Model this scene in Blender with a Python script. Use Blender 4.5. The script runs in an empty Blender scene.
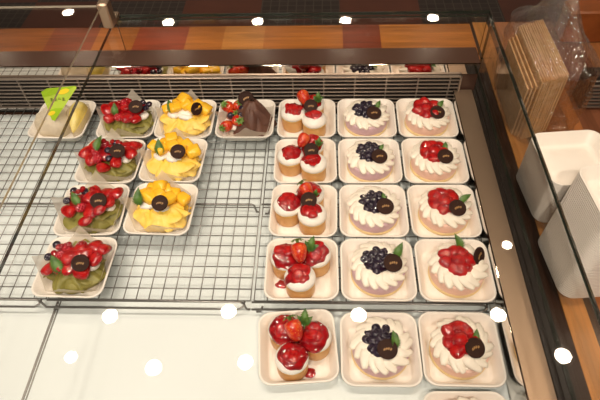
import bpy, math, random
from mathutils import Vector, Matrix, noise, Euler
PI = math.pi
sc = bpy.context.scene
COL = sc.collection
R = math.radians
random.seed(11)

# ------------------------------------------------------------------ materials
def new_mat(name):
    m = bpy.data.materials.new(name); m.use_nodes = True
    nt = m.node_tree; nt.nodes.clear()
    out = nt.nodes.new('ShaderNodeOutputMaterial')
    return m, nt, out
def nd(nt, typ, **kw):
    n = nt.nodes.new('ShaderNode' + typ)
    for k, v in kw.items():
        if k.startswith('i_'):
            key = k[2:].replace('_', ' ')
            n.inputs[int(key) if key.isdigit() else key].default_value = v
        else: setattr(n, k, v)
    return n
def rgb(c): return (c[0], c[1], c[2], 1)
def pbr(name, col, rough=.5, metal=0, var=.0, vscale=40, bump=0, bscale=150, coat=0, sss=0, sssr=(.01, .004, .002), spec=.5, col2=None, crough=.05):
    m, nt, out = new_mat(name)
    p = nd(nt, 'BsdfPrincipled', i_Roughness=rough, i_Metallic=metal)
    p.inputs['Specular IOR Level'].default_value = spec
    p.inputs['Coat Weight'].default_value = coat; p.inputs['Coat Roughness'].default_value = crough
    if sss:
        p.inputs['Subsurface Weight'].default_value = sss
        p.inputs['Subsurface Radius'].default_value = sssr; p.inputs['Subsurface Scale'].default_value = 1
    tc = nd(nt, 'TexCoord')
    c2 = col2 or tuple(max(0, min(1, c * (1 - var))) for c in col)
    if var or col2:
        nz = nd(nt, 'TexNoise', i_Scale=vscale, i_Detail=4)
        nt.links.new(tc.outputs['Object'], nz.inputs['Vector'])
        mr = nd(nt, 'MapRange', i_1=.35, i_2=.65); nt.links.new(nz.outputs['Fac'], mr.inputs[0])
        mx = nd(nt, 'Mix', data_type='RGBA'); mx.inputs[6].default_value = rgb(col); mx.inputs[7].default_value = rgb(c2)
        nt.links.new(mr.outputs[0], mx.inputs[0]); nt.links.new(mx.outputs[2], p.inputs['Base Color'])
    else: p.inputs['Base Color'].default_value = rgb(col)
    if bump:
        n2 = nd(nt, 'TexNoise', i_Scale=bscale, i_Detail=3)
        nt.links.new(tc.outputs['Object'], n2.inputs['Vector'])
        b = nd(nt, 'Bump', i_Strength=bump, i_Distance=.001)
        nt.links.new(n2.outputs['Fac'], b.inputs['Height']); nt.links.new(b.outputs['Normal'], p.inputs['Normal'])
    nt.links.new(p.outputs[0], out.inputs[0])
    return m
def thin_glass(name, tint=(.985, .985, .98), rough=0.0, f0=.04, bump=0, bscale=60):
    m, nt, out = new_mat(name)
    lw = nd(nt, 'LayerWeight', i_Blend=.5)
    pw = nd(nt, 'Math', operation='POWER', i_1=5.0); nt.links.new(lw.outputs['Facing'], pw.inputs[0])
    ma = nd(nt, 'Math', operation='MULTIPLY_ADD', i_1=1 - f0, i_2=f0); nt.links.new(pw.outputs[0], ma.inputs[0])
    t = nd(nt, 'BsdfTransparent'); t.inputs[0].default_value = rgb(tint)
    g = nd(nt, 'BsdfGlossy', i_Roughness=rough); g.inputs[0].default_value = (1, 1, 1, 1)
    if bump:
        tc = nd(nt, 'TexCoord'); nz = nd(nt, 'TexNoise', i_Scale=bscale, i_Detail=3, i_Distortion=1.5)
        nt.links.new(tc.outputs['Object'], nz.inputs['Vector'])
        b = nd(nt, 'Bump', i_Strength=bump, i_Distance=.01); nt.links.new(nz.outputs['Fac'], b.inputs['Height'])
        nt.links.new(b.outputs['Normal'], g.inputs['Normal'])
    mx = nd(nt, 'MixShader'); nt.links.new(ma.outputs[0], mx.inputs[0])
    nt.links.new(t.outputs[0], mx.inputs[1]); nt.links.new(g.outputs[0], mx.inputs[2]); nt.links.new(mx.outputs[0], out.inputs[0])
    return m
def translucent(name, col, amt=.35, var=.1):
    m, nt, out = new_mat(name)
    tc = nd(nt, 'TexCoord'); nz = nd(nt, 'TexNoise', i_Scale=60, i_Detail=4)
    nt.links.new(tc.outputs['Object'], nz.inputs['Vector'])
    mx = nd(nt, 'Mix', data_type='RGBA'); mx.inputs[6].default_value = rgb(col); mx.inputs[7].default_value = rgb([c * (1 - var) for c in col])
    nt.links.new(nz.outputs['Fac'], mx.inputs[0])
    d = nd(nt, 'BsdfDiffuse'); t = nd(nt, 'BsdfTranslucent'); tr = nd(nt, 'BsdfTransparent')
    nt.links.new(mx.outputs[2], d.inputs[0]); nt.links.new(mx.outputs[2], t.inputs[0])
    m1 = nd(nt, 'MixShader', i_0=.35); nt.links.new(d.outputs[0], m1.inputs[1]); nt.links.new(t.outputs[0], m1.inputs[2])
    m2 = nd(nt, 'MixShader', i_0=amt); nt.links.new(m1.outputs[0], m2.inputs[1]); nt.links.new(tr.outputs[0], m2.inputs[2])
    nt.links.new(m2.outputs[0], out.inputs[0])
    return m
def seeded(name, c1, c2, seed_col, rough=.18, scale=330):
    """strawberry skin: seed dimples by voronoi cells"""
    m, nt, out = new_mat(name)
    p = nd(nt, 'BsdfPrincipled', i_Roughness=rough); p.inputs['Coat Weight'].default_value = .6; p.inputs['Coat Roughness'].default_value = .06
    tc = nd(nt, 'TexCoord'); v = nd(nt, 'TexVoronoi', i_Scale=scale); nt.links.new(tc.outputs['Object'], v.inputs['Vector'])
    nz = nd(nt, 'TexNoise', i_Scale=90, i_Detail=2); nt.links.new(tc.outputs['Object'], nz.inputs['Vector'])
    mr0 = nd(nt, 'MapRange', i_1=.4, i_2=.62); nt.links.new(nz.outputs['Fac'], mr0.inputs[0])
    base = nd(nt, 'Mix', data_type='RGBA'); base.inputs[6].default_value = rgb(c1); base.inputs[7].default_value = rgb(c2)
    nt.links.new(mr0.outputs[0], base.inputs[0])
    mr = nd(nt, 'MapRange', i_1=.12, i_2=.26, i_3=1, i_4=0); nt.links.new(v.outputs['Distance'], mr.inputs[0])
    mx = nd(nt, 'Mix', data_type='RGBA'); nt.links.new(mr.outputs[0], mx.inputs[0])
    nt.links.new(base.outputs[2], mx.inputs[6]); mx.inputs[7].default_value = rgb(seed_col)
    nt.links.new(mx.outputs[2], p.inputs['Base Color'])
    b = nd(nt, 'Bump', i_Strength=.5, i_Distance=.001); nt.links.new(v.outputs['Distance'], b.inputs['Height']); nt.links.new(b.outputs[0], p.inputs['Normal'])
    nt.links.new(p.outputs[0], out.inputs[0])
    return m
def wood_blocks(name, x0, x1, stops, rough=.3, grain_axis='X'):
    """boards of different wood side by side along X; stops = [(x, colour)]"""
    m, nt, out = new_mat(name)
    p = nd(nt, 'BsdfPrincipled', i_Roughness=rough)
    tc = nd(nt, 'TexCoord'); sx = nd(nt, 'SeparateXYZ'); nt.links.new(tc.outputs['Object'], sx.inputs[0])
    mr = nd(nt, 'MapRange', i_1=x0, i_2=x1); nt.links.new(sx.outputs[0], mr.inputs[0])
    cr = nd(nt, 'ValToRGB'); cr.color_ramp.interpolation = 'CONSTANT'
    els = cr.color_ramp.elements
    while len(els) < len(stops): els.new(.5)
    for e, (x, c) in zip(els, stops): e.position = max(0, min(1, (x - x0) / (x1 - x0))); e.color = rgb(c)
    nt.links.new(mr.outputs[0], cr.inputs[0])
    mp = nd(nt, 'Mapping'); mp.inputs['Scale'].default_value = (3, 40, 40) if grain_axis == 'X' else (45, 3, 40)
    nt.links.new(tc.outputs['Object'], mp.inputs[0])
    nz = nd(nt, 'TexNoise', i_Scale=2.0, i_Detail=6, i_Distortion=.6); nt.links.new(mp.outputs[0], nz.inputs['Vector'])
    mr2 = nd(nt, 'MapRange', i_1=.3, i_2=.7, i_3=.65, i_4=1.15); nt.links.new(nz.outputs['Fac'], mr2.inputs[0])
    mu = nd(nt, 'Mix', data_type='RGBA', blend_type='MULTIPLY', i_0=1.0)
    nt.links.new(cr.outputs[0], mu.inputs[6]); nt.links.new(mr2.outputs[0], mu.inputs[7])
    nt.links.new(mu.outputs[2], p.inputs['Base Color']); nt.links.new(p.outputs[0], out.inputs[0])
    return m
def floor_reflections(name):  # grey grid patches are ceiling grid reflections painted into the floor colour
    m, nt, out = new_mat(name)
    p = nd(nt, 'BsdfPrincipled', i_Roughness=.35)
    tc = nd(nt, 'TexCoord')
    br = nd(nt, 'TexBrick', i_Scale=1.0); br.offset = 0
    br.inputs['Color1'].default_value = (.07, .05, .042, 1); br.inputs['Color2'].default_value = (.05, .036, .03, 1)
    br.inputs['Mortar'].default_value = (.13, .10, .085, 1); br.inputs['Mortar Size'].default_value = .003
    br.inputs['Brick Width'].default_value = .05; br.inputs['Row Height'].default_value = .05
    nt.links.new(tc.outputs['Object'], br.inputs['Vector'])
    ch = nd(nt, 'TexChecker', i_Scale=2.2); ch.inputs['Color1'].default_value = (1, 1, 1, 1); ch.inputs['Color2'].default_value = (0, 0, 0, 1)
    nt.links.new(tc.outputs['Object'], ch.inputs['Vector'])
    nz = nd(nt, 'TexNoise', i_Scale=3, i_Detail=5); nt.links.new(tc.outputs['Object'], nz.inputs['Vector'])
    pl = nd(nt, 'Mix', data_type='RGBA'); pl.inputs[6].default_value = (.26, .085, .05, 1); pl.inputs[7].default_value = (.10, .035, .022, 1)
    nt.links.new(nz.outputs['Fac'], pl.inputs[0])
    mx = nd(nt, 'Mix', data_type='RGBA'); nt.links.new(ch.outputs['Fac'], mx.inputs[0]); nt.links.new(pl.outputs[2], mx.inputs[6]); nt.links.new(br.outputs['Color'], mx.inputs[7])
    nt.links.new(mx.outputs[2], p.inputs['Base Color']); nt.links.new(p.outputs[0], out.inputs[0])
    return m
def emit(name, col, s):
    m, nt, out = new_mat(name)
    e = nd(nt, 'Emission', i_Strength=s); e.inputs[0].default_value = rgb(col); nt.links.new(e.outputs[0], out.inputs[0])
    return m

M = dict(
    tray=pbr('white pulp tray', (.86, .81, .75), .42, var=.04, vscale=20),
    cream=pbr('whipped cream', (.95, .88, .77), .42, var=.05, vscale=60, bump=.15, bscale=120),
    white_cream=pbr('white cream', (.92, .88, .82), .38, var=.04),
    sponge=pbr('golden sponge', (.58, .28, .09), .4, col2=(.70, .41, .16), vscale=35, bump=.2, bscale=400),
    custard=pbr('custard layer', (.90, .60, .17), .4),
    base_sponge=pbr('pale sponge base', (.86, .66, .34), .5, var=.15, vscale=80),
    pink=pbr('pink mousse', (.90, .60, .50), .38, var=.08, vscale=40),
    lilac=pbr('lilac mousse', (.68, .47, .53), .38, var=.12, vscale=40),
    glaze=pbr('red fruit glaze', (.20, .002, .005), .12, col2=(.42, .008, .011), vscale=110, bump=.5, bscale=140, coat=1),
    strawberry=seeded('strawberry skin', (.52, .014, .008), (.72, .09, .02), (.80, .36, .10)),
    cutberry=seeded('glazed strawberry', (.30, .003, .006), (.50, .012, .012), (.52, .06, .03), .12, 260),
    rasp=pbr('raspberry', (.36, .008, .02), .15, col2=(.55, .02, .03), vscale=200, bump=.6, bscale=420, coat=.8),
    blue=pbr('blueberry skin', (.012, .009, .022), .22, col2=(.038, .025, .045), vscale=130, coat=.6, bump=.15, bscale=200),
    bluejam=pbr('dark berry jelly', (.02, .008, .02), .12, coat=.8, bump=.4, bscale=160),
    leaf=pbr('mint leaf', (.035, .10, .015), .45, col2=(.09, .19, .03), vscale=120, bump=.4, bscale=260),
    calyx=pbr('strawberry calyx', (.16, .28, .05), .5, var=.3, vscale=120),
    choco=pbr('chocolate disc', (.040, .017, .012), .6, var=.2, vscale=100, spec=.15),
    gold=pbr('gold print', (.46, .25, .09), .4),
    matcha=pbr('green crepe', (.165, .150, .020), .5, col2=(.29, .26, .065), vscale=45, bump=.3, bscale=220),
    yellow=pbr('yellow crepe', (.91, .60, .065), .48, col2=(.95, .71, .19), vscale=40, bump=.25, bscale=220),
    cocoa=pbr('cocoa crepe', (.085, .032, .022), .55, col2=(.13, .055, .036), vscale=45, bump=.4, bscale=200),
    mango=pbr('mango', (.96, .47, .015), .22, col2=(.98, .62, .05), vscale=60, coat=.4, bump=.2, bscale=150),
    lemon=pbr('lemon custard', (.88, .66, .12), .4, col2=(.93, .78, .32), vscale=50),
    paper=translucent('baking paper', (.95, .87, .76), .42),
    film=translucent('wrapped pale cake', (.97, .88, .72), .2, .15),
    wire=pbr('chromed wire', (.27, .26, .25), .32, metal=.75),
    deck=pbr('white deck', (.765, .825, .835), .5, var=.02, vscale=6),
    steel=pbr('brushed steel', (.44, .32, .23), .36, metal=.8, bump=.03, bscale=30),
    mirror=pbr('polished steel', (.82, .75, .68), .04, metal=1),
    duct=pbr('brown enamel', (.095, .048, .034), .2, var=.08, vscale=10),
    slat=pbr('grille slat', (.40, .33, .28), .3, metal=.6),
    dark=pbr('black plastic', (.018, .014, .012), .28, var=.1),
    black=pbr('grille void', (.012, .01, .01), .6),
    glass=thin_glass('clear glass'),
    edge_dark=pbr('green glass edge', (.028, .034, .026), .15, coat=.5),
    edge_light=pbr('pale glass edge', (.50, .44, .34), .15, coat=.5),
    bag=thin_glass('bag film', (.95, .93, .90), .08, .15, bump=1.0, bscale=34),
    card=pbr('tan card', (.68, .41, .19), .7, col2=(.80, .53, .28), vscale=60, bump=.2),
    card_rim=pbr('pale card rim', (.66, .43, .22), .7, var=.1),
    wood=wood_blocks('counter planks', .27, .77, [(.27, (.045, .018, .009)), (.298, (.60, .25, .055)), (.335, (.03, .014, .009)), (.352, (.40, .15, .05)), (.46, (.24, .09, .045)), (.55, (.42, .17, .06))], .28, 'Y'),
    rearwood=wood_blocks('rear worktop boards', -1.6, .7, [(-1.6, (0.343, 0.103, 0.021)), (-.77, (0.264, 0.058, 0.018)), (-.655, (0.435, 0.138, 0.025)), (-.55, (0.343, 0.058, 0.017)), (-.425, (0.502, 0.167, 0.029)), (-.335, (0.634, 0.252, 0.055)), (-.24, (0.528, 0.172, 0.027)), (-.05, (0.264, 0.046, 0.014)), (.04, (0.554, 0.195, 0.034)), (.3, (0.343, 0.092, 0.025))], .3),
    floor_refl=floor_reflections('dark floor with painted grid reflections'),
    ceil=pbr('brown ceiling', (.09, .05, .035), .7, var=.2, vscale=3),
    rim=pbr('lamp rim', (.5, .48, .45), .3, metal=.8),
    tag=pbr('lime card', (.52, .72, .07), .5, var=.05),
    tag_green=pbr('leaf green print', (.36, .60, .015), .5),
    tag_yellow=pbr('lemon print', (.95, .72, .03), .5),
    ink=pbr('dark ink', (.10, .13, .02), .5),
    redwood=pbr('red wood', (.45, .13, .035), .35, var=.3, vscale=20),
)
LAMP = emit('lamp glow', (1, .82, .60), 110)
LAMP2 = emit('lamp glow soft', (1, .84, .66), 60)

# ------------------------------------------------------------------ mesh helpers
class MB:
    def __init__(s): s.v = []; s.f = []; s.mi = []
    def add(s, vs, fs, T=None, mi=0):
        b = len(s.v)
        for v in vs:
            v = Vector(v); s.v.append(T @ v if T else v)
        for f in fs: s.f.append([b + i for i in f]); s.mi.append(mi)
        return s
    def loft(s, loops, closed=True, cap0=False, cap1=False, T=None, mi=0):
        n = len(loops[0]); vs = [p for l in loops for p in l]; fs = []
        for a in range(len(loops) - 1):
            for i in range(n if closed else n - 1):
                j = (i + 1) % n
                fs.append([a * n + i, a * n + j, (a + 1) * n + j, (a + 1) * n + i])
        if cap0: fs.append(list(range(n))[::-1])
        if cap1: fs.append([(len(loops) - 1) * n + i for i in range(n)])
        return s.add(vs, fs, T, mi)
    def lathe(s, prof, n=28, T=None, mi=0):
        loops = [[(r * math.cos(2 * PI * i / n), r * math.sin(2 * PI * i / n), z) for i in range(n)] for r, z in prof]
        return s.loft(loops, True, prof[0][0] > 1e-6, prof[-1][0] > 1e-6, T, mi)
    def box(s, x0, x1, y0, y1, z0, z1, b=0.0, T=None, mi=0):
        if b <= 0:
            vs = [(x, y, z) for z in (z0, z1) for x, y in ((x0, y0), (x1, y0), (x1, y1), (x0, y1))]
            return s.add(vs, [[3, 2, 1, 0], [4, 5, 6, 7], [0, 1, 5, 4], [1, 2, 6, 5], [2, 3, 7, 6], [3, 0, 4, 7]], T, mi)
        def ring(i, z):
            return [(x0 + i + b, y0 + i, z), (x1 - i - b, y0 + i, z), (x1 - i, y0 + i + b, z), (x1 - i, y1 - i - b, z), (x1 - i - b, y1 - i, z), (x0 + i + b, y1 - i, z), (x0 + i, y1 - i - b, z), (x0 + i, y0 + i + b, z)]
        return s.loft([ring(b, z0), ring(0, z0 + b), ring(0, z1 - b), ring(b, z1)], True, True, True, T, mi)
    def tube(s, pts, r, n=8, T=None, mi=0):
        pts = [Vector(p) for p in pts]; loops = []; u = None
        for i, p in enumerate(pts):
            d = (pts[min(i + 1, len(pts) - 1)] - pts[max(i - 1, 0)]).normalized()
            if u is None: u = d.orthogonal().normalized()
            u = (u - d * u.dot(d)).normalized(); w = d.cross(u)
            rr = r[i] if isinstance(r, (list, tuple)) else r
            loops.append([p + (u * math.cos(2 * PI * k / n) + w * math.sin(2 * PI * k / n)) * rr for k in range(n)])
        return s.loft(loops, True, True, True, T, mi)
    def ball(s, rx, ry, rz, n=14, m=9, T=None, mi=0, jit=0, seed=0):
        vs = [(0, 0, -rz)]
        for a in range(1, m):
            ph = -PI / 2 + PI * a / m
            for i in range(n):
                th = 2 * PI * i / n
                v = Vector((rx * math.cos(ph) * math.cos(th), ry * math.cos(ph) * math.sin(th), rz * math.sin(ph)))
                if jit: v *= 1 + jit * noise.noise(v * (1.2 / max(rx, ry, rz)) + Vector((seed * 7.3, seed, 0)))
                vs.append(v)
        vs.append((0, 0, rz)); fs = []
        for i in range(n): fs.append([0, 1 + (i + 1) % n, 1 + i])
        for a in range(m - 2):
            for i in range(n):
                j = (i + 1) % n; fs.append([1 + a * n + i, 1 + a * n + j, 1 + (a + 1) * n + j, 1 + (a + 1) * n + i])
        e = 1 + (m - 2) * n
        for i in range(n): fs.append([e + i, e + (i + 1) % n, len(vs) - 1])
        return s.add(vs, fs, T, mi)
    def mesh(s, name, mats, smooth=True):
        me = bpy.data.meshes.new(name); me.from_pydata([tuple(v) for v in s.v], [], s.f); me.update()
        for m in (mats if isinstance(mats, (list, tuple)) else [mats]): me.materials.append(m)
        me.polygons.foreach_set('material_index', s.mi)
        me.polygons.foreach_set('use_smooth', [smooth] * len(me.polygons))
        return me
    def build(s, name, mats, parent=None, smooth=True, loc=None, rot=None, angle=None):
        return link(name, s.mesh(name, mats, smooth), parent, loc, rot, angle)
def link(name, me, parent=None, loc=None, rot=None, angle=None, scale=None):
    o = bpy.data.objects.new(name, me); COL.objects.link(o)
    if parent: o.parent = parent
    if loc is not None: o.location = loc
    if rot is not None: o.rotation_euler = rot
    if scale is not None: o.scale = scale
    if angle and me:
        me.set_sharp_from_angle(angle=R(angle))
    return o
def tag(o, label=None, cat=None, group=None, kind=None):
    if label: o['label'] = label
    if cat: o['category'] = cat
    if group: o['group'] = group
    if kind: o['kind'] = kind
    return o
def thing(name, label, cat, loc=(0, 0, 0), rz=0, group=None):
    o = link(name, None, None, loc, (0, 0, rz)); o.empty_display_size = .01
    return tag(o, label, cat, group)
def struct(name, mb, mat, label=None, angle=35, smooth=True):
    o = mb.build(name, mat, None, smooth, angle=angle); tag(o, label, None, None, 'structure'); return o
def rsq(h, cr, z, n=9):
    """rounded square loop"""
    pts = []
    for cx, cy, a0 in ((1, 1, 0), (-1, 1, PI / 2), (-1, -1, PI), (1, -1, 1.5 * PI)):
        for k in range(n):
            a = a0 + PI / 2 * k / (n - 1)
            pts.append((cx * (h - cr) + cr * math.cos(a), cy * (h - cr) + cr * math.sin(a), z))
    return pts
def TR(loc, rot=(0, 0, 0), sc_=(1, 1, 1)):
    return Matrix.Translation(loc) @ Euler(rot).to_matrix().to_4x4() @ Matrix.Diagonal((*sc_, 1))

# ------------------------------------------------------------------ levels (metres; z = 0 is the rim of a tray on the rack)
ZT = -.024            # wire rack top
ZD = -.052            # deck
GLASS_Z = .145
COUNTER = -.03

# ------------------------------------------------------------------ the case and the room
struct('display_deck', MB().box(-1.3, .1898, -.62, .262, ZD - .02, ZD, .001), M['deck'], 'white glossy base of the display case')
b = MB().box(-.5545, -.5505, -.62, .25, ZD - .001, ZD + .0012); b.box(-.5485, -.5465, -.62, .25, ZD - .001, ZD + .0012)
struct('trim_1', b, M['wire'], 'thin metal joint line across the white deck')
b = MB().box(.1926, .2332, -.62, .2690, ZD - .03, .0105, .0012)
struct('trim_2', b, M['steel'], 'brushed steel ledge along the right side of the case')
b = MB().box(.1899, .1925, -.62, .262, ZD - .01, .0150, .0004)
struct('trim_3', b, M['mirror'], 'polished steel skirt facing the trays')
b = MB().box(.2412, .2440, -.62, .337, -.08, .004); b.box(.2336, .2412, -.62, .2690, -.08, .009, .0015); b.box(.2440, .2550, -.62, .337, -.08, .006, .0015); b.box(.2550, .2640, -.62, .337, -.08, .002, .001)
struct('trim_4', b, M['dark'], 'black gasket strip under the right glass side')
# rear duct with its polished strip and sill
b = MB().box(-1.3, .240, .2725, .333, -.08, .075, .0015)
struct('wall_rear', b, M['duct'], 'brown enamelled rear rail of the case with flat sill')
b = MB().box(-1.3, .2385, .2700, .2724, .0505, .0735, .0003)
struct('trim_5', b, M['mirror'], 'polished strip above the air grille')
struct('trim_6', MB().box(-1.3, .2395, .2696, .2735, .0738, .0764, .0006), M['mirror'], 'bright front edge of the rear sill')
g = thing('air_grille', 'black slatted air grille with thin metal fins along the rear of the case', 'grille', (-.54, .266, -.03))
MB().box(-.75, .745, .0035, .0062, -.02, .0775).build('backing', M['black'], g, False)
f = MB()
f.box(-.75, .745, -.004, .0035, .0765, .0800, .0006); f.box(-.75, .745, -.004, .0035, -.004, .0, .0006); f.box(.741, .745, -.004, .0035, -.004, .0800, .0006)
f.build('frame', M['slat'], g, angle=30)
for k in range(7):
    MB().box(-.75, .741, -.003, .001, .0075 + k * .0100, .0095 + k * .0100, .0004).build('slat', M['slat'], g, angle=30)
for k in range(22):
    x = .72 - k * .068
    MB().box(x, x + .0025, -.0015, .003, 0, .0775).build('fin', M['slat'], g, False)

def pane(name, x0, x1, y0, y1, z0, z1, label, edge):
    mb = MB(); mb.box(x0, x1, y0, y1, z0, z1)
    d = [x1 - x0, y1 - y0, z1 - z0]; ax = d.index(min(d))
    faces_of_axis = {2: (0, 1), 1: (2, 4), 0: (3, 5)}[ax]
    mb.mi = [0 if i in faces_of_axis else 1 for i in range(6)]
    o = mb.build(name, [M['glass'], edge], None, False)
    return tag(o, label, 'glass')
pane('glass_cover', -.543, .2585, -.60, .362, GLASS_Z - .008, GLASS_Z, 'clear flat glass cover with dark green edge above the pastries', M['edge_dark'])
pane('glass_cover', -1.35, -.543, -.60, .305, .1955, .20, 'clear raised glass cover with pale edge over the left case', M['edge_light'])
pane('side_glass', .2565, .2620, -.60, .335, .0022, GLASS_Z - .0085, 'upright clear glass side between pastries and white tray stacks', M['edge_dark'])
pane('rear_glass', -.543, .2560, .352, .357, .0304, GLASS_Z - .0085, 'upright clear glass at the rear above the sill', M['edge_dark'])
b = MB().box(-.556, -.536, .335, .368, GLASS_Z - .008, .150, .002).box(-.552, -.530, .30, .330, .148, .204, .003)
tag(b.build('glass_clip', M['steel'], angle=30), 'steel corner clip joining the two glass covers at the rear', 'clip')
# rear worktop, floor, ceiling
struct('rear_worktop', MB().box(-1.6, .263, .338, .497, -.01, .03, .001), M['rearwood'], 'worktop of mixed wood boards behind the case')
struct('floor', MB().box(-4, 4, -3, 5, -.92, -.9), M['floor_refl'], 'dark shop floor with painted ceiling grid reflections', smooth=False)
struct('ceiling', MB().box(-4, 4, -3, 5, 1.72, 1.75), M['ceil'], 'brown shop ceiling', smooth=False)
struct('side_counter', MB().box(.2642, .77, -.62, .60, -.075, COUNTER, .001), M['wood'], 'orange plank counter on the right of the case')
tag(MB().box(.50, .63, .50, .56, COUNTER, .055, .004).build('wood_block', M['redwood'], angle=30), 'orange red wooden block at the far right behind the plastic bag', 'block')
gg = thing('air_grille', 'dark slatted vent box behind the white tray stacks on the right', 'grille', (.56, .25, COUNTER))
MB().box(-.09, .12, 0, .05, 0, .075, .002).build('housing', M['dark'], gg, angle=30)
for k in range(7): MB().box(-.085, .115, -.006, -.0005, .008 + k * .0092, .0105 + k * .0092).build('slat', M['slat'], gg, False)

def downlight(x, y, mat, r=.045, where=''):
    t = thing('ceiling_downlight', where, 'lamp', (x, y, 1.72), 0, 'round downlights in the ceiling')
    MB().lathe([(r + .012, 0), (r + .012, -.012), (r, -.014), (r, -.004)], 28).build('rim', M['rim'], t, angle=30)
    n = 28
    MB().add([(r * math.cos(2 * PI * k / n), r * math.sin(2 * PI * k / n), -.006) for k in range(n)], [list(range(n))[::-1]]).build('bulb', mat, t, False)
for x, y in ((-2.63, 2.86), (-1.96, 2.86), (-1.25, 2.9), (-.58, 2.9), (.07, 2.9), (.71, 2.92), (1.38, 2.9)):
    downlight(x, y, LAMP, .042, 'round warm ceiling lamp far behind the case')
for x, y in ((-1.64, .48), (-1.06, .47), (-.52, .50), (.07, .49), (.69, .50), (1.3, .5)):
    downlight(x, y, LAMP, .034, 'round warm ceiling lamp in the row above the case')
for x, y, r in ((-1.18, .27, .026), (-.81, .23, .034), (-.42, .26, .032), (.92, .31, .034), (.81, .88, .024)):
    downlight(x, y, LAMP2, r, 'smaller soft ceiling lamp above the case')
def spotlight(x, y, tx, ty, power, where):  # unseen lamps added to brighten the pastries, deck and tray stacks
    t = thing('added_spotlight', where, 'lamp', (x, y, 1.72), 0, 'added spotlights brightening the case')
    d = (Vector((tx, ty, 0)) - Vector((x, y, 1.62))).normalized(); q = d.to_track_quat('-Z', 'Y')
    MB().lathe([(.03, 0), (.03, -.012), (.008, -.013), (.008, -.05)], 20).build('mount', M['rim'], t, angle=30)
    o = MB().lathe([(.0, .07), (.03, .07), (.042, .05), (.045, -.03), (.042, -.03), (.040, .03), (0, .032)], 28).build('shade', M['rim'], t, loc=(0, 0, -.10), angle=30)
    o.rotation_mode = 'QUATERNION'; o.rotation_quaternion = q
    L = bpy.data.lights.new('spot', 'SPOT'); L.energy = power; L.color = (1, .86, .70) if x < .5 else (1, .72, .47); L.spot_size = R(52); L.spot_blend = .55; L.shadow_soft_size = .04
    lo = bpy.data.objects.new('spot_bulb', L); COL.objects.link(lo); lo.parent = t
    lo.location = Vector((0, 0, -.10)) + d * .0; lo.rotation_mode = 'QUATERNION'; lo.rotation_quaternion = q
for x, y, tx, ty, pw in ((-1.15, -.12, -.85, -.05, 25), (-.62, -.18, -.45, -.05, 27), (-.05, -.15, -.08, -.05, 27), (-1.0, -1.25, -.75, -.05, 40), (-.35, -1.30, -.32, -.05, 46), (.25, -1.25, .0, -.08, 50), (.62, -.2, .47, -.08, 22)):
    spotlight(x, y, tx, ty, pw, 'added unseen spotlight brightening the case and counter')

# ------------------------------------------------------------------ wire racks
def rack(x0, x1, label):
    t = thing('wire_rack', label, 'rack', ((x0 + x1) / 2, 0, ZD))
    y0, y1 = -.240, .255; zt = ZT - ZD; r = .00095; w = (x1 - x0) / 2
    g = MB(); n = max(2, round((x1 - x0) / .0216))
    for i in range(n + 1):
        x = -w + (x1 - x0) * i / n
        g.tube([(x, y0, zt - r), (x, y1, zt - r)], r, 6)
    m = 22
    for j in range(m + 1):
        y = y0 + (y1 - y0) * j / m
        g.tube([(-w, y, zt - 3 * r), (w, y, zt - 3 * r)], r, 6)
    g.build('wire_grid', M['wire'], t)
    for y in (y0 - .001, -.028, y1):
        e = .018
        MB().tube([(-w - .004, y, zt - .0052), (w - e, y, zt - .0052), (w - e + .006, y - .002, zt - .0065), (w - e + .009, y - .002, .0022), (w - .003, y - .002, .0022)], .0019, 8).build('support_rod', M['wire'], t)
        MB().tube([(-w + e - .004, y - .006, zt - .009), (-w + e - .009, y - .006, .0022), (-w + .002, y - .006, .0022)], .0019, 8).build('foot', M['wire'], t)
    MB().tube([(-w - .004, y0 - .012, zt - .010), (w - .02, y0 - .012, zt - .010), (w - .012, y0 - .009, zt - .006), (w - .01, y0, zt - .005)], .0018, 8).build('front_rod', M['wire'], t)
    return t
rack(-1.25, -.560, 'wire cooling rack at the left standing empty but for the pale wrapped cake')
rack(-.556, -.212, 'wire cooling rack in the middle carrying the green and yellow crepes')
rack(-.206, .1885, 'wire cooling rack at the right full of round cakes')

# ------------------------------------------------------------------ trays
tr = MB()
tr.loft([rsq(h, c, z) for h, c, z in ((.030, .008, .0), (.0465, .013, .0), (.0480, .014, .002), (.0568, .018, .0205), (.0608, .021, .0208), (.0618, .0215, .0218), (.0615, .0215, .0236), (.0600, .0205, .0241), (.0585, .0195, .0236), (.0575, .0185, .0215), (.0565, .0180, .0208), (.0490, .0145, .0045), (.0465, .0125, .0018), (.0375, .0100, .0015), (.0360, .0095, .0026), (.0100, .0050, .0024))], True, True, True)
TRAY = tr.mesh('tray', M['tray'])
TRAY.set_sharp_from_angle(angle=R(60))
def tray(x, y, z, rz, label, group=None):
    o = link('square_tray', TRAY, None, (x, y, z), (0, 0, rz)); return tag(o, label, 'tray', group)

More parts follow.
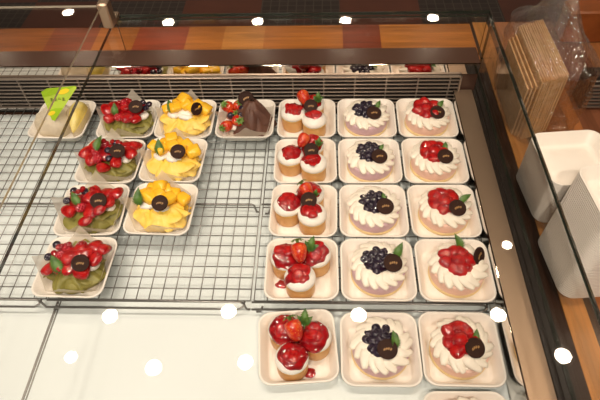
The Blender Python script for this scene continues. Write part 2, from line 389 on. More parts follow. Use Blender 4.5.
# ------------------------------------------------------------------ toppings
md = MB()
md.lathe([(.0, 0), (.0128, 0), (.0134, .0006), (.0134, .0022), (.0128, .0028), (.0112, .0028), (.0108, .0024), (.0, .0024)], 32)
MEDAL = md.mesh('medallion', M['choco']); MEDAL.set_sharp_from_angle(angle=R(40))
em = MB()
for k in range(4):
    x = -.0048 + k * .0032; T = TR((x, (-.0004, .0006, .0006, -.0004)[k], .00245), (0, 0, -.35))
    em.box(-.0005, .0005, -.0021, .0021, 0, .0004, T=T)
    em.box(-.0014, .0014, -.0004, .0004, 0, .0004, T=T)
    em.box(.0008, .0015, -.0010, .0016, 0, .0004, T=T)
EMB = em.mesh('emblem', M['gold'], False)
def medallion(par, loc, rot):
    o = link('chocolate_medallion', MEDAL, par, loc, rot, scale=(1.08, 1.08, 1))
    link('emblem', EMB, o, scale=(.9, .9, 1))
    return o
def leaf_mesh(n=9, L=.022, W_=.0065, serr=.3):
    b = MB(); rows = []
    for i in range(2 * n + 1):
        t = i / (2 * n)
        w = W_ * (math.sin(PI * min(1, t * 1.0) ** .75) ** .8 if 0 < t < 1 else .02) * (1 + (serr if i % 2 else -serr * .5))
        z = .004 * math.sin(PI * t)
        sh = .0018 if i % 2 else 0
        rows.append([(-w, t * L - sh, z + w * .45), (-w * .5, t * L, z + w * .12), (0, t * L, z), (w * .5, t * L, z + w * .12), (w, t * L - sh, z + w * .45)])
    b.loft(rows, False)
    b.loft([[(x, y, z - .0006) for x, y, z in r][::-1] for r in rows], False)
    return b
lb = leaf_mesh(11, .026, .0056, .38); LEAF1 = lb.mesh('leaf', M['leaf'])
lb = MB()
for a, s in ((0, 1), (.75, .72), (-.75, .72)):
    q = leaf_mesh(7, .022 * s, .0055 * s, .45); lb.add(q.v, q.f, TR((0, 0, 0), (.12, 0, a)))
lb.tube([(0, -.006, 0), (0, 0, .0006)], .0007, 6)
LEAF3 = lb.mesh('sprig', M['leaf'])
def leaf(par, loc, rz, tilt=.5, s=1, kind=1):
    return link('mint_leaf', LEAF1 if kind == 1 else LEAF3, par, loc, Euler((tilt, 0, rz)), scale=(s, s, s))
def berry_profile(L, r): return [(0, -L * .5), (r * .35, -L * .47), (r * .72, -L * .28), (r * .95, 0), (r, L * .22), (r * .85, L * .40), (r * .45, L * .48), (0, L * .46)]
STRAW = MB().lathe(berry_profile(.030, .0122), 20).mesh('strawberry', M['strawberry'])
CUT = MB().lathe(berry_profile(.024, .0100), 16).mesh('strawberry_piece', M['cutberry'])
cb = MB()
for k in range(7):
    a = 2 * PI * k / 7
    q = leaf_mesh(4, .011, .0028, .1); cb.add(q.v, q.f, TR((0, 0, .0138), (.35, 0, a)))
CALYX = cb.mesh('calyx', M['calyx'])
rb = MB()
for k in range(38):
    z = 1 - 2 * (k + .5) / 38; a = k * 2.39996; q = math.sqrt(1 - z * z)
    rb.ball(.0027, .0027, .0027, 7, 5, TR((q * math.cos(a) * .0062, q * math.sin(a) * .0062, z * .0070)))
RASP = rb.mesh('raspberry', M['rasp'])
BLUE = MB().lathe([(0, -.0066), (.004, -.0054), (.0066, -.001), (.0068, .0008), (.0052, .0046), (.003, .0062), (.0026, .0055), (.0015, .0048), (0, .0046)], 16).mesh('blueberry', M['blue'])
CURR = MB().ball(.0045, .0045, .0045, 12, 8).mesh('currant', M['glaze'])
def straw(par, loc, rot, s=1, calyx=True, name='strawberry'):
    o = link(name, STRAW, par, loc, rot, scale=(s, s, s))
    if calyx: link('calyx', CALYX, o)
    return o
def blob(mb, c, r, T=None, seed=0, jit=.25): mb.ball(r[0], r[1], r[2], 16, 10, TR(c), jit=jit, seed=seed)

# ------------------------------------------------------------------ round mousse cakes
def petal_mesh(var):
    b = MB(); n = 15; loops = []; m = 11
    for i in range(m):
        t = i / (m - 1)
        r = .0165 + .0285 * t
        a = .52 * t * (1 if var == 0 else .8)
        z = .0042 + .0048 * math.sin(PI * min(1, t * 1.1) ** .8) - .0016 * t * t
        rad = .0096 * (math.sin(PI * (.14 + .79 * t ** .62)) ** .8) + .0003
        c = Vector((r * math.cos(a), r * math.sin(a), z))
        d = Vector((math.cos(a + .6), math.sin(a + .6), -.12)).normalized()
        s = Vector((-d.y, d.x, 0)).normalized(); u = s.cross(d) * -1
        u = d.cross(s)
        loops.append([c + (s * math.cos(2 * PI * k / n) * 1.08 + u * math.sin(2 * PI * k / n) * .62) * rad * (1 + .09 * math.cos(5 * 2 * PI * k / n)) for k in range(n)])
    b.loft(loops, True, True, True)
    return b.mesh('cream_petal', M['cream'])
PETALS = [petal_mesh(0), petal_mesh(1)]
def mousse_meshes(mat):
    body = MB().lathe([(0, .0075), (.0422, .0075), (.0428, .009), (.0428, .0285), (.0415, .0310), (.030, .0316), (0, .0316)], 48).mesh('mousse', mat)
    return body
MOUSSE = {'pink': mousse_meshes(M['pink']), 'lilac': mousse_meshes(M['lilac'])}
BASE = MB().lathe([(0, 0), (.0430, 0), (.0437, .0015), (.0436, .0050), (.0426, .0076), (0, .0078)], 48).mesh('sponge_base', M['base_sponge'])
CRING = MB().lathe([(0, .0310), (.0385, .0312), (.0395, .0325), (.0385, .0345), (.030, .0365), (.018, .0370), (0, .0365)], 40).mesh('cream_ring', M['cream'])
def round_cake(kind, x, y, z, rz, label, med, leafs, seed, npet=16):
    rnd = random.Random(seed)
    t = thing('round_mousse_cake', label, 'cake', (x, y, z), 0, 'round mousse cakes with a cream ring'); t.scale = (1.05, 1.05, .87)
    link('cream_ring', CRING, t); link('sponge_base', BASE, t); link('mousse', MOUSSE['lilac' if kind == 'blue' else 'pink'], t)
    for k in range(npet):
        s = rnd.uniform(.93, 1.07)
        link('cream_petal', PETALS[k % 2 if rnd.random() < .4 else 0], t, (0, 0, .0295), (0, 0, rz + 2 * PI * k / npet + rnd.uniform(-.05, .05)), scale=(rnd.uniform(.97, 1.03), s, s * rnd.uniform(.95, 1.1)))
    h = .037
    if kind == 'blue':
        j = MB(); blob(j, (-.002, .003, h), (.0250, .0235, .012), seed=seed, jit=.35); j.build('berry_jelly', M['bluejam'], t)
        spots = [(0, 0)] + [(.0112, a) for a in (0.1, 1.1, 2.2, 3.3, 4.3, 5.3)] + [(.0200, a) for a in (.4, 1.1, 1.8, 2.5, 3.2, 3.9, 4.6)]
        for k, (r, a) in enumerate(spots):
            a += rnd.uniform(-.2, .2); zz = h + (.0105 if r < .005 else .0075 if r < .015 else .0025)
            s = rnd.uniform(1.05, 1.3)
            link('blueberry', BLUE, t, (-.002 + r * math.cos(a), .003 + r * math.sin(a), zz + rnd.uniform(0, .003)), (rnd.uniform(-.9, .9), rnd.uniform(-.9, .9), rnd.uniform(0, 6)), scale=(s, s, s))
    else:
        j = MB(); blob(j, (-.003, .004, h), (.0280, .0255, .011), seed=seed, jit=.45); j.build('fruit_glaze', M['glaze'], t)
        for k in range(8):
            a = 2 * PI * k / 7 + rnd.uniform(-.25, .25); r = .0172 if k < 7 else 0
            s = rnd.uniform(1.1, 1.32)
            link('strawberry_piece', CUT, t, (-.003 + r * math.cos(a), .004 + r * math.sin(a), h + (.0060 if r else .0115)), (R(90) + rnd.uniform(-.5, .5), rnd.uniform(-.6, .6), a + rnd.uniform(-.7, .7)), scale=(s, s * .8, s))
        for k in range(4):
            a = rnd.uniform(0, 6.28); r = rnd.uniform(.004, .022)
            link('red_currant', CURR, t, (-.003 + r * math.cos(a), .004 + r * math.sin(a), h + .0150 - r * .25))
    if med: medallion(t, (med[0], med[1], h + med[2] + .0055), med[3]).scale = (1.12, 1.12, 1)
    for (lx, ly, lz, lr, tilt, s) in leafs: leaf(t, (lx, ly, h + lz + .004), lr, tilt, s)
    return t

# ------------------------------------------------------------------ three small sponge cakes in a tray
MR = .0243; MH = .034
mini_s = MB().lathe([(0, 0), (MR - .0015, 0), (MR, .0018), (MR, MH - .004), (MR - .001, MH - .003), (0, MH - .003)], 36).mesh('sponge', M['sponge'])
mini_c = MB().lathe([(0, MH - .0045), (MR + .0004, MH - .0045), (MR + .0008, MH - .003), (MR + .0002, MH - .001), (0, MH - .001)], 36).mesh('custard_layer', M['custard'])
def dome_z(r):
    q = min(1, r / (MR + .0016)); return MH + .0022 + .0125 * (1 - q ** 2.6) ** .6
def cream_mesh(seed):
    prof = [(0, MH - .0015), (MR - .001, MH - .0015), (MR + .0012, MH - .0010), (MR + .0016, MH + .001)] + [(q * (MR + .0016), dome_z(q * (MR + .0016))) for q in (.99, .96, .9, .8, .65, .45, .25, .1)] + [(0, dome_z(0))]
    b = MB().lathe(prof, 36)
    for v in b.v:
        if v.z > MH: v.z += .0011 * noise.noise(Vector((v.x * 90 + seed, v.y * 90, seed)))
        else: v.z -= .0018 * (noise.noise(Vector((v.x * 80, v.y * 80, seed * 3))) + .2) * (math.hypot(v.x, v.y) > .015)
    return b.mesh('cream', M['white_cream'])
CREAMS = [cream_mesh(k) for k in range(4)]
def glaze_mesh(seed, cover, dirn):
    b = MB(); n = 40; loops = []; rnd = random.Random(seed)
    RR = MR + .0016
    def bound(a):
        q = cover + .10 + .18 * noise.noise(Vector((math.cos(a) * 1.6, math.sin(a) * 1.6, seed * 2.7))) + .12 * math.cos(a - dirn)
        dp = math.cos(a - dirn - .2)
        if dp > .93: q += .35 * (dp - .93) / .07
        return min(q, 1.22)
    steps = [.02, .15, .3, .45, .6, .75, .87, .95, 1.0, 1.0]
    for si, s in enumerate(steps):
        lp = []
        for k in range(n):
            a = 2 * PI * k / n; q = bound(a) * s
            off = .0016 if si < 8 else (.0010 if si == 8 else -.0006)
            if q <= .985: r = q * RR; z = dome_z(r) + off
            else: r = .985 * RR + min(off + .0008, .002); z = dome_z(.985 * RR) - (q - .985) * RR * 1.6 + off * .4
            z += .0034 * noise.noise(Vector((r * math.cos(a) * 150 + seed, r * math.sin(a) * 150, seed))) * (si < 8)
            lp.append((r * math.cos(a), r * math.sin(a), z))
        loops.append(lp)
    b.loft(loops, True, True, False)
    b.f[-1] = b.f[-1][::-1]
    return b.mesh('fruit_glaze', M['glaze'])
def trio(tx, ty, tz, rz, layout, row, seed, glz, berry, lf, med):
    rnd = random.Random(seed); c, s = math.cos(rz), math.sin(rz); first = None
    for k, (px, py, place) in enumerate(layout):
        wx, wy = tx + c * px - s * py, ty + s * px + c * py
        t = thing('mini_sponge_cake', f'red glazed sponge cake, {place} of the trio, {row}', 'cake', (wx, wy, tz), rz, 'small red glazed sponge cakes in threes')
        link('sponge', mini_s, t); link('custard_layer', mini_c, t); link('cream', CREAMS[(seed + k) % 4], t, rot=(0, 0, rnd.uniform(0, 6)))
        cv, dr = glz[k]
        link('fruit_glaze', glaze_mesh(seed * 5 + k, cv, dr), t)
        for q in range(3):
            a = rnd.uniform(0, 6.28); r = rnd.uniform(.002, .011)
            link('strawberry_piece', CUT, t, (r * math.cos(a), r * math.sin(a), dome_z(r) + .0005), (R(90) + rnd.uniform(-.3, .3), 0, rnd.uniform(0, 6)), scale=(.95, .46, 1.0))
        if k == berry[0]:
            straw(t, (berry[1] - px, berry[2] - py, MH + berry[3]), berry[4], berry[5], berry[6])
        if lf and k == lf[0]: leaf(t, (lf[1] - px, lf[2] - py, MH + lf[3]), lf[4], lf[5], lf[6], 3)
        if med and k == med[0]: medallion(t, (med[1] - px, med[2] - py, MH + med[3]), med[4])
    return

# ------------------------------------------------------------------ crepes
def ruffle(mb, r0, r1, z0, z1, n, amp, seed, a0=0, a1=2 * PI, sy=.92, steps=150, rows=8, th=.0011):
    closed = a1 - a0 > 6.2
    def P(u, t):
        a = a0 + (a1 - a0) * u
        w = math.sin(n * a + seed + 1.3 * math.sin(2 * a + seed))
        w2 = math.sin(n * a + seed + 1.2 + .8 * math.sin(3 * a))
        k = t ** 1.2
        r = r0 + (r1 - r0) * t + amp * k * w + .003 * noise.noise(Vector((a * 2, t * 2, seed)))
        z = z0 + (z1 - z0) * t ** 1.5 + amp * .75 * k * w2 + .003 * noise.noise(Vector((a * 3, t, seed + 5)))
        aa = a + .10 * k * math.cos(n * a + seed)
        return Vector((r * math.cos(aa), r * sy * math.sin(aa), max(z, .0015)))
    for off in (0, -th):
        loops = []
        for j in range(rows + 1):
            lp = [P(i / steps, j / rows) + Vector((0, 0, off)) for i in range(steps + (0 if closed else 1))]
            loops.append(lp if off == 0 else lp[::-1])
        mb.loft(loops, closed)
    return mb
def crepe_mesh(mat, seed):
    b = MB()
    b.ball(.041, .038, .026, 40, 16, TR((0, 0, .006)), jit=.15, seed=seed)
    for v in b.v: v.z = max(v.z, .0012)
    ruffle(b, .026, .0415, .030, .006, 6, .0052, seed)
    ruffle(b, .020, .0420, .034, .015, 5, .0062, seed + 2.1)
    ruffle(b, .018, .040, .034, .026, 5, .0050, seed + 4.4, R(-70), R(110))
    ruffle(b, .018, .041, .031, .024, 4, .0050, seed + 3.0, R(150), R(215))
    return b.mesh('crepe', mat)
CREPES = {('matcha', s): crepe_mesh(M['matcha'], s) for s in (1, 2)}
CREPES.update({('yellow', s): crepe_mesh(M['yellow'], s + 10) for s in (1, 2)})
def paper(x, y, z, rz, size, label, seed, lift=1.0):
    n = 22; vs = []; fs = []
    for i in range(n + 1):
        for j in range(n + 1):
            u, v = (i / n * 2 - 1) * size, (j / n * 2 - 1) * size
            c, s = math.cos(R(45)), math.sin(R(45)); px, py = c * u - s * v, s * u + c * v
            d = max(abs(px), abs(py)) * .75 + math.hypot(px, py) * .25
            L = math.hypot(px, py) or 1e-6
            if d > .043:
                k = (.043 + (d - .043) * .36) / d; zz = (d - .043) * .86 * lift
            else: k = 1; zz = 0
            nx = .0035 * noise.noise(Vector((px * 40, py * 40, seed))) * min(1, d / .04)
            vs.append((px * k * (1 + nx * 2), py * k, .0014 + zz + abs(nx) * (1 if d > .043 else .05)))
    for i in range(n):
        for j in range(n): fs.append([i * (n + 1) + j, (i + 1) * (n + 1) + j, (i + 1) * (n + 1) + j + 1, i * (n + 1) + j + 1])
    o = MB().add(vs, fs).build('baking_paper', M['paper'], None, True, (x, y, z + .0012), (0, 0, rz))
    return tag(o, label, 'paper', 'baking paper sheets under the crepes')
def green_crepe(x, y, z, rz, label, seed, med, lf, dark):
    rnd = random.Random(seed)
    t = thing('folded_crepe', label, 'crepe', (x, y, z + .003), rz, 'green crepes with berries')
    link('crepe', CREPES[('matcha', 1 + seed % 2)], t, rot=(0, 0, rnd.uniform(-.3, .3)), scale=(1.02, .98, 1))
    c = MB(); blob(c, (-.018, .000, .033), (.017, .012, .0075), seed=seed); blob(c, (.012, .012, .034), (.022, .018, .009), seed=seed + 1); blob(c, (.030, -.002, .029), (.009, .010, .007), seed=seed + 3)
    c.build('cream', M['white_cream'], t); t.scale = (1.17, 1.24, .88)
    j = MB(); blob(j, (.0, .008, .039), (.034, .020, .009), seed=seed, jit=.5); j.build('fruit_glaze', M['glaze'], t)
    k = 0
    for row, (yy, zz, xs) in enumerate(((.021, .044, (-.024, -.009, .006, .022, .033)), (.006, .048, (-.030, -.015, .001, .016, .029)), (-.009, .043, (-.024, -.010, .004, .017)), (-.021, .037, (.002,) if seed in (61, 62) else ()))):
        for xx in xs:
            k += 1
            px, py = xx * 1.2 + rnd.uniform(-.003, .003), yy * 1.15 - .004 + rnd.uniform(-.003, .003); pz = zz - abs(xx) * .16 + rnd.uniform(-.001, .003)
            if k in dark: link('blueberry', BLUE, t, (px, py, pz + .003), (rnd.uniform(-1, 1), rnd.uniform(-1, 1), 0), scale=(.9, .9, .9))
            elif k % 5 == 2: link('raspberry', RASP, t, (px, py, pz + .001), (rnd.uniform(-1, 1), rnd.uniform(-1, 1), 0))
            else:
                s = rnd.uniform(1.0, 1.22)
                link('strawberry_piece', CUT, t, (px, py, pz), (R(rnd.uniform(40, 120)), rnd.uniform(-.6, .6), rnd.uniform(-1.2, 1.2)), scale=(s, s * .72, s))
    for q in range(6):
        a = rnd.uniform(.6, 3.6); link('red_currant', CURR, t, (.026 * math.cos(a), .008 + .013 * math.sin(a), .053 + rnd.uniform(-.003, .002)))
    medallion(t, *med).scale = (.96, .99, 1); leaf(t, *lf)
    return t
mango_cube = MB().box(-.009, .009, -.0075, .0075, -.0075, .0075, .0018).mesh('mango_cube', M['mango']); mango_cube.set_sharp_from_angle(angle=R(50))
def mango_crepe(x, y, z, rz, label, seed, med, lf):
    rnd = random.Random(seed)
    t = thing('folded_crepe', label, 'crepe', (x, y, z + .003), rz, 'yellow crepes with mango')
    link('crepe', CREPES[('yellow', 1 + seed % 2)], t, rot=(0, 0, rnd.uniform(-.3, .3)), scale=(1.04, .98, 1))
    c = MB(); blob(c, (-.020, -.003, .034), (.012, .009, .0075), seed=seed); blob(c, (.002, .008, .035), (.020, .014, .010), seed=seed + 1); blob(c, (.004, -.008, .032), (.014, .007, .007), seed=seed + 5)
    c.build('cream', M['white_cream'], t); t.scale = (1.17, 1.24, .88)
    spots = ((-.028, .012, .040), (-.013, .021, .042), (.003, .022, .043), (.019, .018, .042), (.031, .008, .038), (-.016, .006, .047), (.001, .010, .051), (.015, .003, .046), (-.003, .024, .053))
    for (px, py, pz) in spots:
        s = rnd.uniform(1.05, 1.3)
        link('mango_cube', mango_cube, t, (px * 1.12 + rnd.uniform(-.002, .002), py + rnd.uniform(-.002, .002), pz), (rnd.uniform(-.5, .5), rnd.uniform(-.4, .4), rnd.uniform(-.9, .9)), scale=(s, s, s))
    medallion(t, *med).scale = (.96, .99, 1); leaf(t, *lf)
    return t

# ------------------------------------------------------------------ lay out the pastries
W = .127
X5, X6, X7 = -W, 0.0, W
ROWY = (.1905, .0635, -.0635, -.1905)
rows_txt = ('back row', 'second row from the back', 'third row from the back', 'fourth row on the rack', 'front row on the white deck')
rj = random.Random(3)
FL = .0026
# red glazed trios (column left of the blueberry cakes)
LA = [(-.0287, -.0025, 'left one'), (.0165, -.0236, 'front right one'), (.012, .026, 'rear one')]
LB = [(-.0265, .0115, 'rear left one'), (.0235, .0170, 'right one'), (-.002, -.0287, 'front one')]
LC = [(-.0190, .0217, 'rear left one'), (.0284, .005, 'right one'), (-.0098, -.027, 'front one')]
med_a = lambda k, x, y, z=.021: (k, x, y, z, (R(42), R(4), R(8)))
trios = [
    (LA, [(.62, 1.0), (.45, 2.0), (.75, 3.5)], (0, -.006, .020, .024, (R(-75), 0, R(20)), 1.1, False), (1, .024, .016, .018, R(-10), 1.0, 1.0), med_a(1, .009, -.004)),
    (LA, [(.66, .6), (.55, 2.6), (.8, 3.8)], (0, -.004, .018, .023, (R(-70), 0, R(-30)), 1.0, False), (1, .027, .012, .016, R(-15), 1.0, .8), med_a(1, .012, -.008)),
    (LA, [(.74, .4), (.58, 2.4), (.72, 3.6)], (0, .006, .012, .026, (R(-62), 0, R(40)), 1.0, True), (1, .022, .010, .016, R(-20), 1.0, .6), med_a(1, .010, -.006)),
    (LB, [(.85, -.9), (.78, 3.6), (.60, 3.3)], (0, -.003, .004, .026, (R(-62), 0, R(12)), 1.12, True), (1, .014, .014, .018, R(-20), .5, 1.15), None),
    (LC, [(.84, -1.2), (.86, 3.2), (.78, .3)], (0, -.003, .006, .026, (R(-62), 0, R(22)), 1.15, True), (1, .013, .020, .016, R(-8), .45, 1.15), None),
]
tray_rot = [0, R(1), R(-1), R(.5), R(5)]
for i in range(5):
    x, y, z = (X5, ROWY[i], ZT) if i < 4 else (-.131, -.317, ZD)
    rz = tray_rot[i]
    tray(x, y, z, rz, f'white square tray under the three red glazed cakes, {rows_txt[i]}', 'white square trays on display')
    lay, gl, be, lf, me = trios[i]
    trio(x, y, z + FL, rz, lay, rows_txt[i], i + 1, gl, be, lf, me)
    if i >= 3:
        j = MB(); j.ball(.010, .008, .0022, 18, 8, TR((0, 0, .001)), jit=.5, seed=i)
        for v in j.v: v.z = max(v.z, 0)
        o = j.build('jam_drip', M['glaze'], None, loc=(x + (.020 if i == 4 else -.035), y - (.036 if i == 4 else .020), z + FL))
        tag(o, 'small pool of red jam on the tray of the ' + ('front row trio' if i == 4 else 'fourth row trio'), 'jam')
MD = (R(24), R(6), R(12))
blue = [
    ((.013, -.014, .0075, MD), [(.020, .004, .004, R(-25), .5, .8)]),
    ((.014, -.014, .0075, MD), [(.017, .004, .006, R(-30), .4, .6)]),
    ((.016, -.012, .0075, MD), [(.016, .003, .006, R(10), .5, .6)]),
    ((.020, -.006, .0075, (R(20), R(8), R(8))), [(.026, .006, .004, R(-28), .7, 1.15)]),
    ((.006, -.014, .0075, (R(20), R(4), R(4))), [(.020, -.010, .006, R(12), .5, 1.0)]),
]
red = [
    ((.015, -.013, .0075, MD), [(.020, .004, .004, R(-35), .5, .85)]),
    ((.014, -.014, .0075, MD), [(.016, .004, .005, R(-10), .5, .75)]),
    ((.015, -.015, .0075, (R(24), R(4), R(20))), [(.022, -.002, .005, R(-55), .4, 1.0)]),
    ((.030, .010, .006, (R(58), R(-10), R(62))), [(.006, .026, .001, R(25), .7, 1.1)]),
    ((.014, -.012, .0075, (R(24), R(4), R(24))), [(.018, .000, .004, R(-12), .5, .75)]),
]
feat_b = ('leaf behind the disc', 'hardly any leaf', 'no leaf above the rim', 'large upright leaf at right', 'leaf to the right of a central disc')
for i in range(5):
    x, y, z = (X6, ROWY[i], ZT) if i < 4 else (-.002, -.319, ZD)
    tray(x, y, z, R(rj.uniform(-.8, .8)), f'white square tray under the blueberry cake, {rows_txt[i]}', 'white square trays on display')
    round_cake('blue', x + (.002 if i else .0), y + .002, z + FL, i * .7, f'round lilac cake with cream ring and blueberries, {rows_txt[i]}', *blue[i], seed=20 + i)
for i in range(6):
    if i < 4: x, y, z = X7 - (0, 0, 0, 0)[i], ROWY[i], ZT
    elif i == 4: x, y, z = .1232, -.317, ZD
    else: x, y, z = .1165, -.447, ZD
    row = rows_txt[i] if i < 5 else 'cut off by the lower photo edge'
    tray(x, y, z, R(rj.uniform(-.8, .8)), f'white square tray under the pink strawberry cake, {row}', 'white square trays on display')
    m, l = red[i] if i < 5 else (None, [])
    round_cake('red', x + (.002, .001, .003, .006, .0, 0)[i], y + .002, z + FL, i * .9 + .3, f'round pink cake with cream ring and strawberries, {row}', m, l, seed=40 + i)
# green crepes
GM = lambda x, y, z=.057: ((x, y, z), (R(48), R(4), R(4)))
greens = [(-.513, .190, R(1), GM(.020, .000), ((-.016, -.012, .046), R(10), .9, 1.0), (4, 9, 10, 5)),
          (-.520, .063, R(-1), GM(.021, -.004), ((-.016, -.002, .054), R(-12), .6, 1.1), (3, 8, 13)),
          (-.522, -.064, R(2), GM(.020, -.006), ((-.012, -.010, .050), R(35), .6, 1.0), (1, 2, 6)),
          (-.516, -.190, R(-1), GM(.021, -.012), ((-.008, -.022, .043), R(40), .5, 1.2), (1, 6))]
gtxt = ('back row beside the pale wrapped cake', 'second row from the back', 'third row from the back', 'front of its column near the deck joint')
for i, (x, y, rz, md_, lf, dk) in enumerate(greens):
    tray(x, y, ZT, rz, f'white square tray under the green berry crepe, {gtxt[i]}', 'white square trays on display')
    paper(x, y, ZT, rz + R(rj.uniform(-10, 10)), .072 + (0.004 if i == 2 else 0), f'baking paper under the green berry crepe, {gtxt[i]}', i)
    green_crepe(x, y, ZT + FL, rz, f'green folded crepe topped with glazed strawberries, {gtxt[i]}', 60 + i, md_, lf, dk)
mangos = [(-.388, .190, R(0), ((.024, -.004, .054), (R(60), R(25), R(50))), ((-.021, -.004, .042), R(25), .7, 1.1)),
          (-.392, .066, R(-2), ((.014, -.006, .054), (R(45), 0, 0)), ((-.018, -.006, .043), R(14), .9, 1.2)),
          (-.392, -.061, R(-2), ((.006, -.010, .054), (R(42), 0, 0)), ((-.030, -.008, .042), R(5), .9, 1.2))]
mtxt = ('back row', 'second row from the back', 'front one of its column')
for i, (x, y, rz, md_, lf) in enumerate(mangos):
    tray(x, y, ZT, rz, f'white square tray under the yellow mango crepe, {mtxt[i]}', 'white square trays on display')
    paper(x, y, ZT, rz + R(rj.uniform(-8, 8)), .071 + (.004 if i == 2 else 0), f'baking paper under the yellow mango crepe, {mtxt[i]}', 10 + i)
    mango_crepe(x, y, ZT + FL, rz, f'yellow folded crepe topped with mango cubes, {mtxt[i]}', 70 + i, md_, lf)
# cocoa crepe
cx, cy = -.258, .190
tray(cx, cy, ZT, 0, 'white square tray under the dark cocoa crepe in the back row', 'white square trays on display')
paper(cx, cy, ZT, R(8), .071, 'baking paper under the dark cocoa crepe', 21)
t = thing('folded_crepe', 'dark cocoa crepe folded to a peak with whole strawberries at its left', 'crepe', (cx, cy, ZT + FL + .003)); t.scale = (1.16, 1.1, 1.0)
b = MB(); loops = []
n = 40
for j in range(13):
    q = j / 12
    lp = []
    for i in range(n):
        a = 2 * PI * i / n
        fold = 1 + .085 * math.sin(6 * a + 2.2) * q + .05 * math.sin(11 * a + 1) * q
        r = (.004 + .040 * q ** .85) * fold
        zz = .058 * (1 - q ** 1.25) + .004 * math.sin(6 * a + 1.0) * q * (1 - q) * 3
        lp.append((.014 - .004 * q + r * math.cos(a) * .98, .010 * (1 - q) + r * math.sin(a) * .88, max(.0005, zz)))
    loops.append(lp)
b.loft(loops, True, True, True)
b.f[-1] = b.f[-1][::-1]; b.f[-2] = b.f[-2][::-1]
ruffle(b, .012, .034, .050, .020, 4, .004, 2.0, R(190), R(330))
for v in b.v[len(b.v) - 9 * 151 * 2:]: v.x += .012
b.build('crepe', M['cocoa'], t)
for (px, py, pz, rot, s) in ((-.032, .018, .030, (R(20), R(-25), 0), .95), (-.014, .016, .034, (R(15), R(20), 0), .9), (-.032, -.018, .014, (R(70), 0, R(-30)), .95), (-.014, -.012, .022, (R(50), R(10), R(20)), 1.0), (-.026, .002, .022, (R(45), 0, R(60)), .9)):
    straw(t, (px, py, pz), rot, s)
for (px, py, pz) in ((-.004, .004, .040), (.004, .000, .037), (-.006, -.008, .032), (-.026, -.006, .030)):
    link('blueberry', BLUE, t, (px, py, pz), (rj.uniform(-1, 1), rj.uniform(-1, 1), 0), scale=(1.15, 1.15, 1.15))
medallion(t, (.002, .016, .057), (R(50), R(-10), R(30)))
c = MB(); blob(c, (-.024, -.002, .008), (.018, .026, .010), seed=9); c.build('cream', M['white_cream'], t)
# pale wrapped cake at the left
lx, ly = -.660, .190
tray(lx, ly, ZT, R(-2), 'white square tray under the pale wrapped cake at the far left', 'white square trays on display')
t = thing('wrapped_cake', 'pale wrapped cake with a lemon yellow wedge on its right', 'cake', (lx, ly, ZT + FL)); t.scale = (1.08, 1.08, 1.2)
b = MB(); b.ball(.036, .044, .028, 60, 30, TR((-.014, -.002, .012)), jit=.35, seed=3)
for v in b.v:
    v.z = max(v.z, .0006) + (.007 * abs(noise.noise(v * 55)) + .004 * abs(noise.noise(v * 130)) if v.z > .004 else 0)
b.build('wrapper', M['film'], t)
b = MB(); loops = []
for j in range(15):
    q = j / 14; w = .0165 * math.sin(PI * q) ** .8 + .0004
    loops.append([(.034 + w * math.cos(2 * PI * k / 16) + .004 * math.sin(PI * q), -.042 + .084 * q, max(.0008, .016 + .012 * math.sin(PI * q) + w * 1.3 * math.sin(2 * PI * k / 16))) for k in range(16)])
b.loft(loops, True, True, True); b.build('lemon_wedge', M['lemon'], t)
for sgn in (-1, 1):
    b = MB(); rows = []
    for j in range(15):
        q = j / 14; w = .0190 * math.sin(PI * q) ** .8 + .0006
        xx = .034 + sgn * w + .004 * math.sin(PI * q); z1 = .018 + .020 * math.sin(PI * q)
        rows.append([(xx - sgn * w * .5, -.044 + .088 * q, .001), (xx, -.044 + .088 * q, z1 * .5), (xx + sgn * .0015, -.044 + .088 * q, z1)])
    b.loft(rows, False); b.build('wrapper_flap', M['paper'], t)
# lime price tag standing in the wrapped cake
tg = thing('price_tag', 'lime green pointed price card standing before the pale wrapped cake', 'sign', (-.662, .150, .030)); tg.scale = (.92, .92, .84)
TT = TR((0, 0, 0), (R(72), 0, R(4)))
def flat(mb, pts, z0, z1):
    n = len(pts); vs = [(x, y, z0) for x, y in pts] + [(x, y, z1) for x, y in pts]
    mb.add(vs, [list(range(n))[::-1], [n + i for i in range(n)]] + [[i, (i + 1) % n, n + (i + 1) % n, n + i] for i in range(n)], TT)
b = MB(); flat(b, [(.004, .0), (.010, -.002), (.078, .078), (.076, .083), (.012, .080), (-.002, .072), (.002, .030)], 0, .0008); b.build('card', M['tag'], tg, False)
b = MB(); flat(b, [(-.002, .072), (.012, .080), (.076, .083), (.050, .071), (.022, .064), (-.001, .058)], .0008, .0012); flat(b, [(.004, .0), (.010, -.002), (.036, .030), (.018, .030), (.002, .024)], .0008, .0012); b.build('green_print', M['tag_green'], tg, False)
b = MB(); flat(b, [(.048 + .013 * math.cos(k * PI / 6), .071 + .007 * math.sin(k * PI / 6 + .5)) for k in range(12)], .0012, .0016); b.build('lemon_print', M['tag_yellow'], tg, False)
b = MB(); flat(b, [(.008 + .009 * math.cos(k * PI / 6), .018 + .006 * math.sin(k * PI / 6 + .5)) for k in range(12)], .0012, .0016); b.build('lemon_print', M['tag_yellow'], tg, False)
b = MB()
for k in range(4):
    x0 = .013 + k * .0088; w = .0068
    for (ax, ay, bx, by) in ((0, 0, w, .0014), (0, .0032, w, .0046), (.0026, 0, .0040, .0078), (.0006, .0064, w - .0006, .0076)):
        if k == 2 and ay == .0: continue
        flat(b, [(x0 + ax, .048 + ay), (x0 + bx, .048 + ay), (x0 + bx, .048 + by), (x0 + ax, .048 + by)], .0008, .0011)
b.build('lettering', M['ink'], tg, False)
MB().tube([(.006, 0, 0), (.008, .012, -.036)], .0012, 6).build('stick', M['tray'], tg)

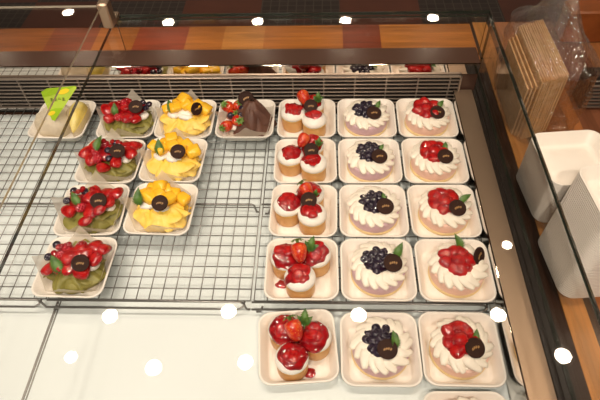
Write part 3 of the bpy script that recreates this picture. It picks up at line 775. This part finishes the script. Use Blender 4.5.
# ------------------------------------------------------------------ stacks of empty trays on the plank counter
def stack(cx, cy, n, pitch, rz, s, lean, txt, grp):
    for k in range(n):
        top = k == n - 1
        o = link('square_tray', TRAY, None, (cx + lean[0] * k, cy + lean[1] * k, COUNTER + .0005 + k * pitch), (0, 0, rz + R(rj.uniform(-.1, .1))), scale=(s, s, 1.0))
        tag(o, f'topmost empty white tray of the {txt}' if top else f'empty white tray nested inside the {txt}', 'tray', grp)
stack(.346, -.018, 28, .0036, R(5), 1.04, (0, 0), 'shorter stack beside the plastic bag', 'trays of the shorter stack')
stack(.349, -.172, 42, .0036, R(5), 1.04, (.0006, .0006), 'taller stack nearest the camera on the plank counter', 'trays of the taller stack')

# ------------------------------------------------------------------ bag of cards
zc = .118
for k in range(13):
    x = .3235 + k * .0046
    b = MB(); y0, y1 = .150 + .0022 * k + rj.uniform(-.002, .002), .345 + .0022 * k + rj.uniform(-.002, .002)
    z1 = zc + rj.uniform(-.0015, .0015)
    loops = []
    for yy, dz in ((y0, 0), (y0 + .003, .0), (y1 - .003, 0), (y1, 0)):
        loops.append([(x - .0014, yy, COUNTER + .001), (x + .0014, yy, COUNTER + .001), (x + .0014, yy, z1 - .003), (x + .0005, yy, z1), (x - .0005, yy, z1), (x - .0014, yy, z1 - .003)])
    b.loft(loops, True, True, True)
    o = b.build('tan_card', M['card'], None, False)
    tag(o, 'tan card standing on edge in the packed block inside the clear bag', 'card', 'cards packed in the clear bag')
for k in range(3):
    x = .318 - k * .0055; z1 = zc - .014 - k * .006
    b = MB().box(x - .0016, x + .0016, .158 + k * .004, .335, COUNTER + .001, z1, .0006)
    o = b.build('tan_card', M['card'], None, False)
    tag(o, 'lower tan card at the left of the packed block in the clear bag', 'card', 'lower cards in the clear bag')
b = MB(); loops = []; n = 64
for j in range(26):
    q = j / 25
    if q < .72:
        e = q / .72; hx, hy = .064 + .006 * math.sin(PI * e), .122; z = COUNTER + .0006 + e * (zc + .02 - COUNTER); ccx, ccy = .366, .262
    else:
        e = (q - .72) / .28; sh = 1 - .93 * e ** .6 + .25 * max(0, e - .8); hx, hy = .064 * sh + .003, .122 * sh + .003; z = zc + .02 + e * .085; ccx, ccy = .366 + .020 * e, .262 + .055 * e
    lp = []
    for i in range(n):
        a = 2 * PI * i / n; ca, sa = math.cos(a), math.sin(a); p = 4.0 if q < .72 else 4.0 - 2 * e
        rr = (abs(ca) ** p + abs(sa) ** p) ** (-1 / p)
        v = Vector((ca * rr * hx, sa * rr * hy, z))
        w = abs(noise.noise(Vector((a * 3.1, z * 30, 3)))) * .012 + abs(noise.noise(Vector((a * 7, z * 55, 9)))) * .006
        v = Vector((v.x * (1 + w / max(hx, .02) * .6), v.y * (1 + w / max(hy, .02)), v.z))
        lp.append((ccx + v.x, ccy + v.y, max(COUNTER + .0005, v.z + (noise.noise(Vector((a * 2, z * 20, 1))) * .006 if q > .1 else 0))))
    loops.append(lp)
b.loft(loops, True, True, False)
tag(b.build('plastic_bag', M['bag'], None, True, angle=22), 'crumpled clear plastic bag around the packed tan cards', 'bag')

# ------------------------------------------------------------------ world and camera
w = bpy.data.worlds.new('World'); sc.world = w; w.use_nodes = True
bg = w.node_tree.nodes['Background']; bg.inputs[0].default_value = (1.0, .80, .62, 1); bg.inputs[1].default_value = .14
P = (-0.0914787755, -0.692082858, 0.7694971986, 0.86777238, -0.0659827, -0.04721097, 541.0950)
pi_, ya, ro = P[3:6]
fw = Vector((math.sin(ya) * math.cos(pi_), math.cos(ya) * math.cos(pi_), -math.sin(pi_)))
rt = Vector((math.cos(ya), -math.sin(ya), 0)); up = rt.cross(fw)
r2 = math.cos(ro) * rt + math.sin(ro) * up; u2 = -math.sin(ro) * rt + math.cos(ro) * up
cd = bpy.data.cameras.new('Camera'); cam = bpy.data.objects.new('Camera', cd); COL.objects.link(cam)
mw = Matrix((r2, u2, -fw)).transposed().to_4x4(); mw.translation = Vector(P[:3]); cam.matrix_world = mw
cd.sensor_width = 36; cd.lens = P[6] / 600 * 36; cd.clip_start = .01
sc.camera = cam
sc.view_settings.view_transform = 'Standard'; sc.view_settings.look = 'None'
sc.view_settings.exposure = 0.12; sc.view_settings.gamma = 1; sc.view_settings.use_curve_mapping = False
sc.cycles.max_bounces = 10; sc.cycles.transparent_max_bounces = 24; sc.cycles.caustics_reflective = False
sc.cycles.sample_clamp_indirect = 6
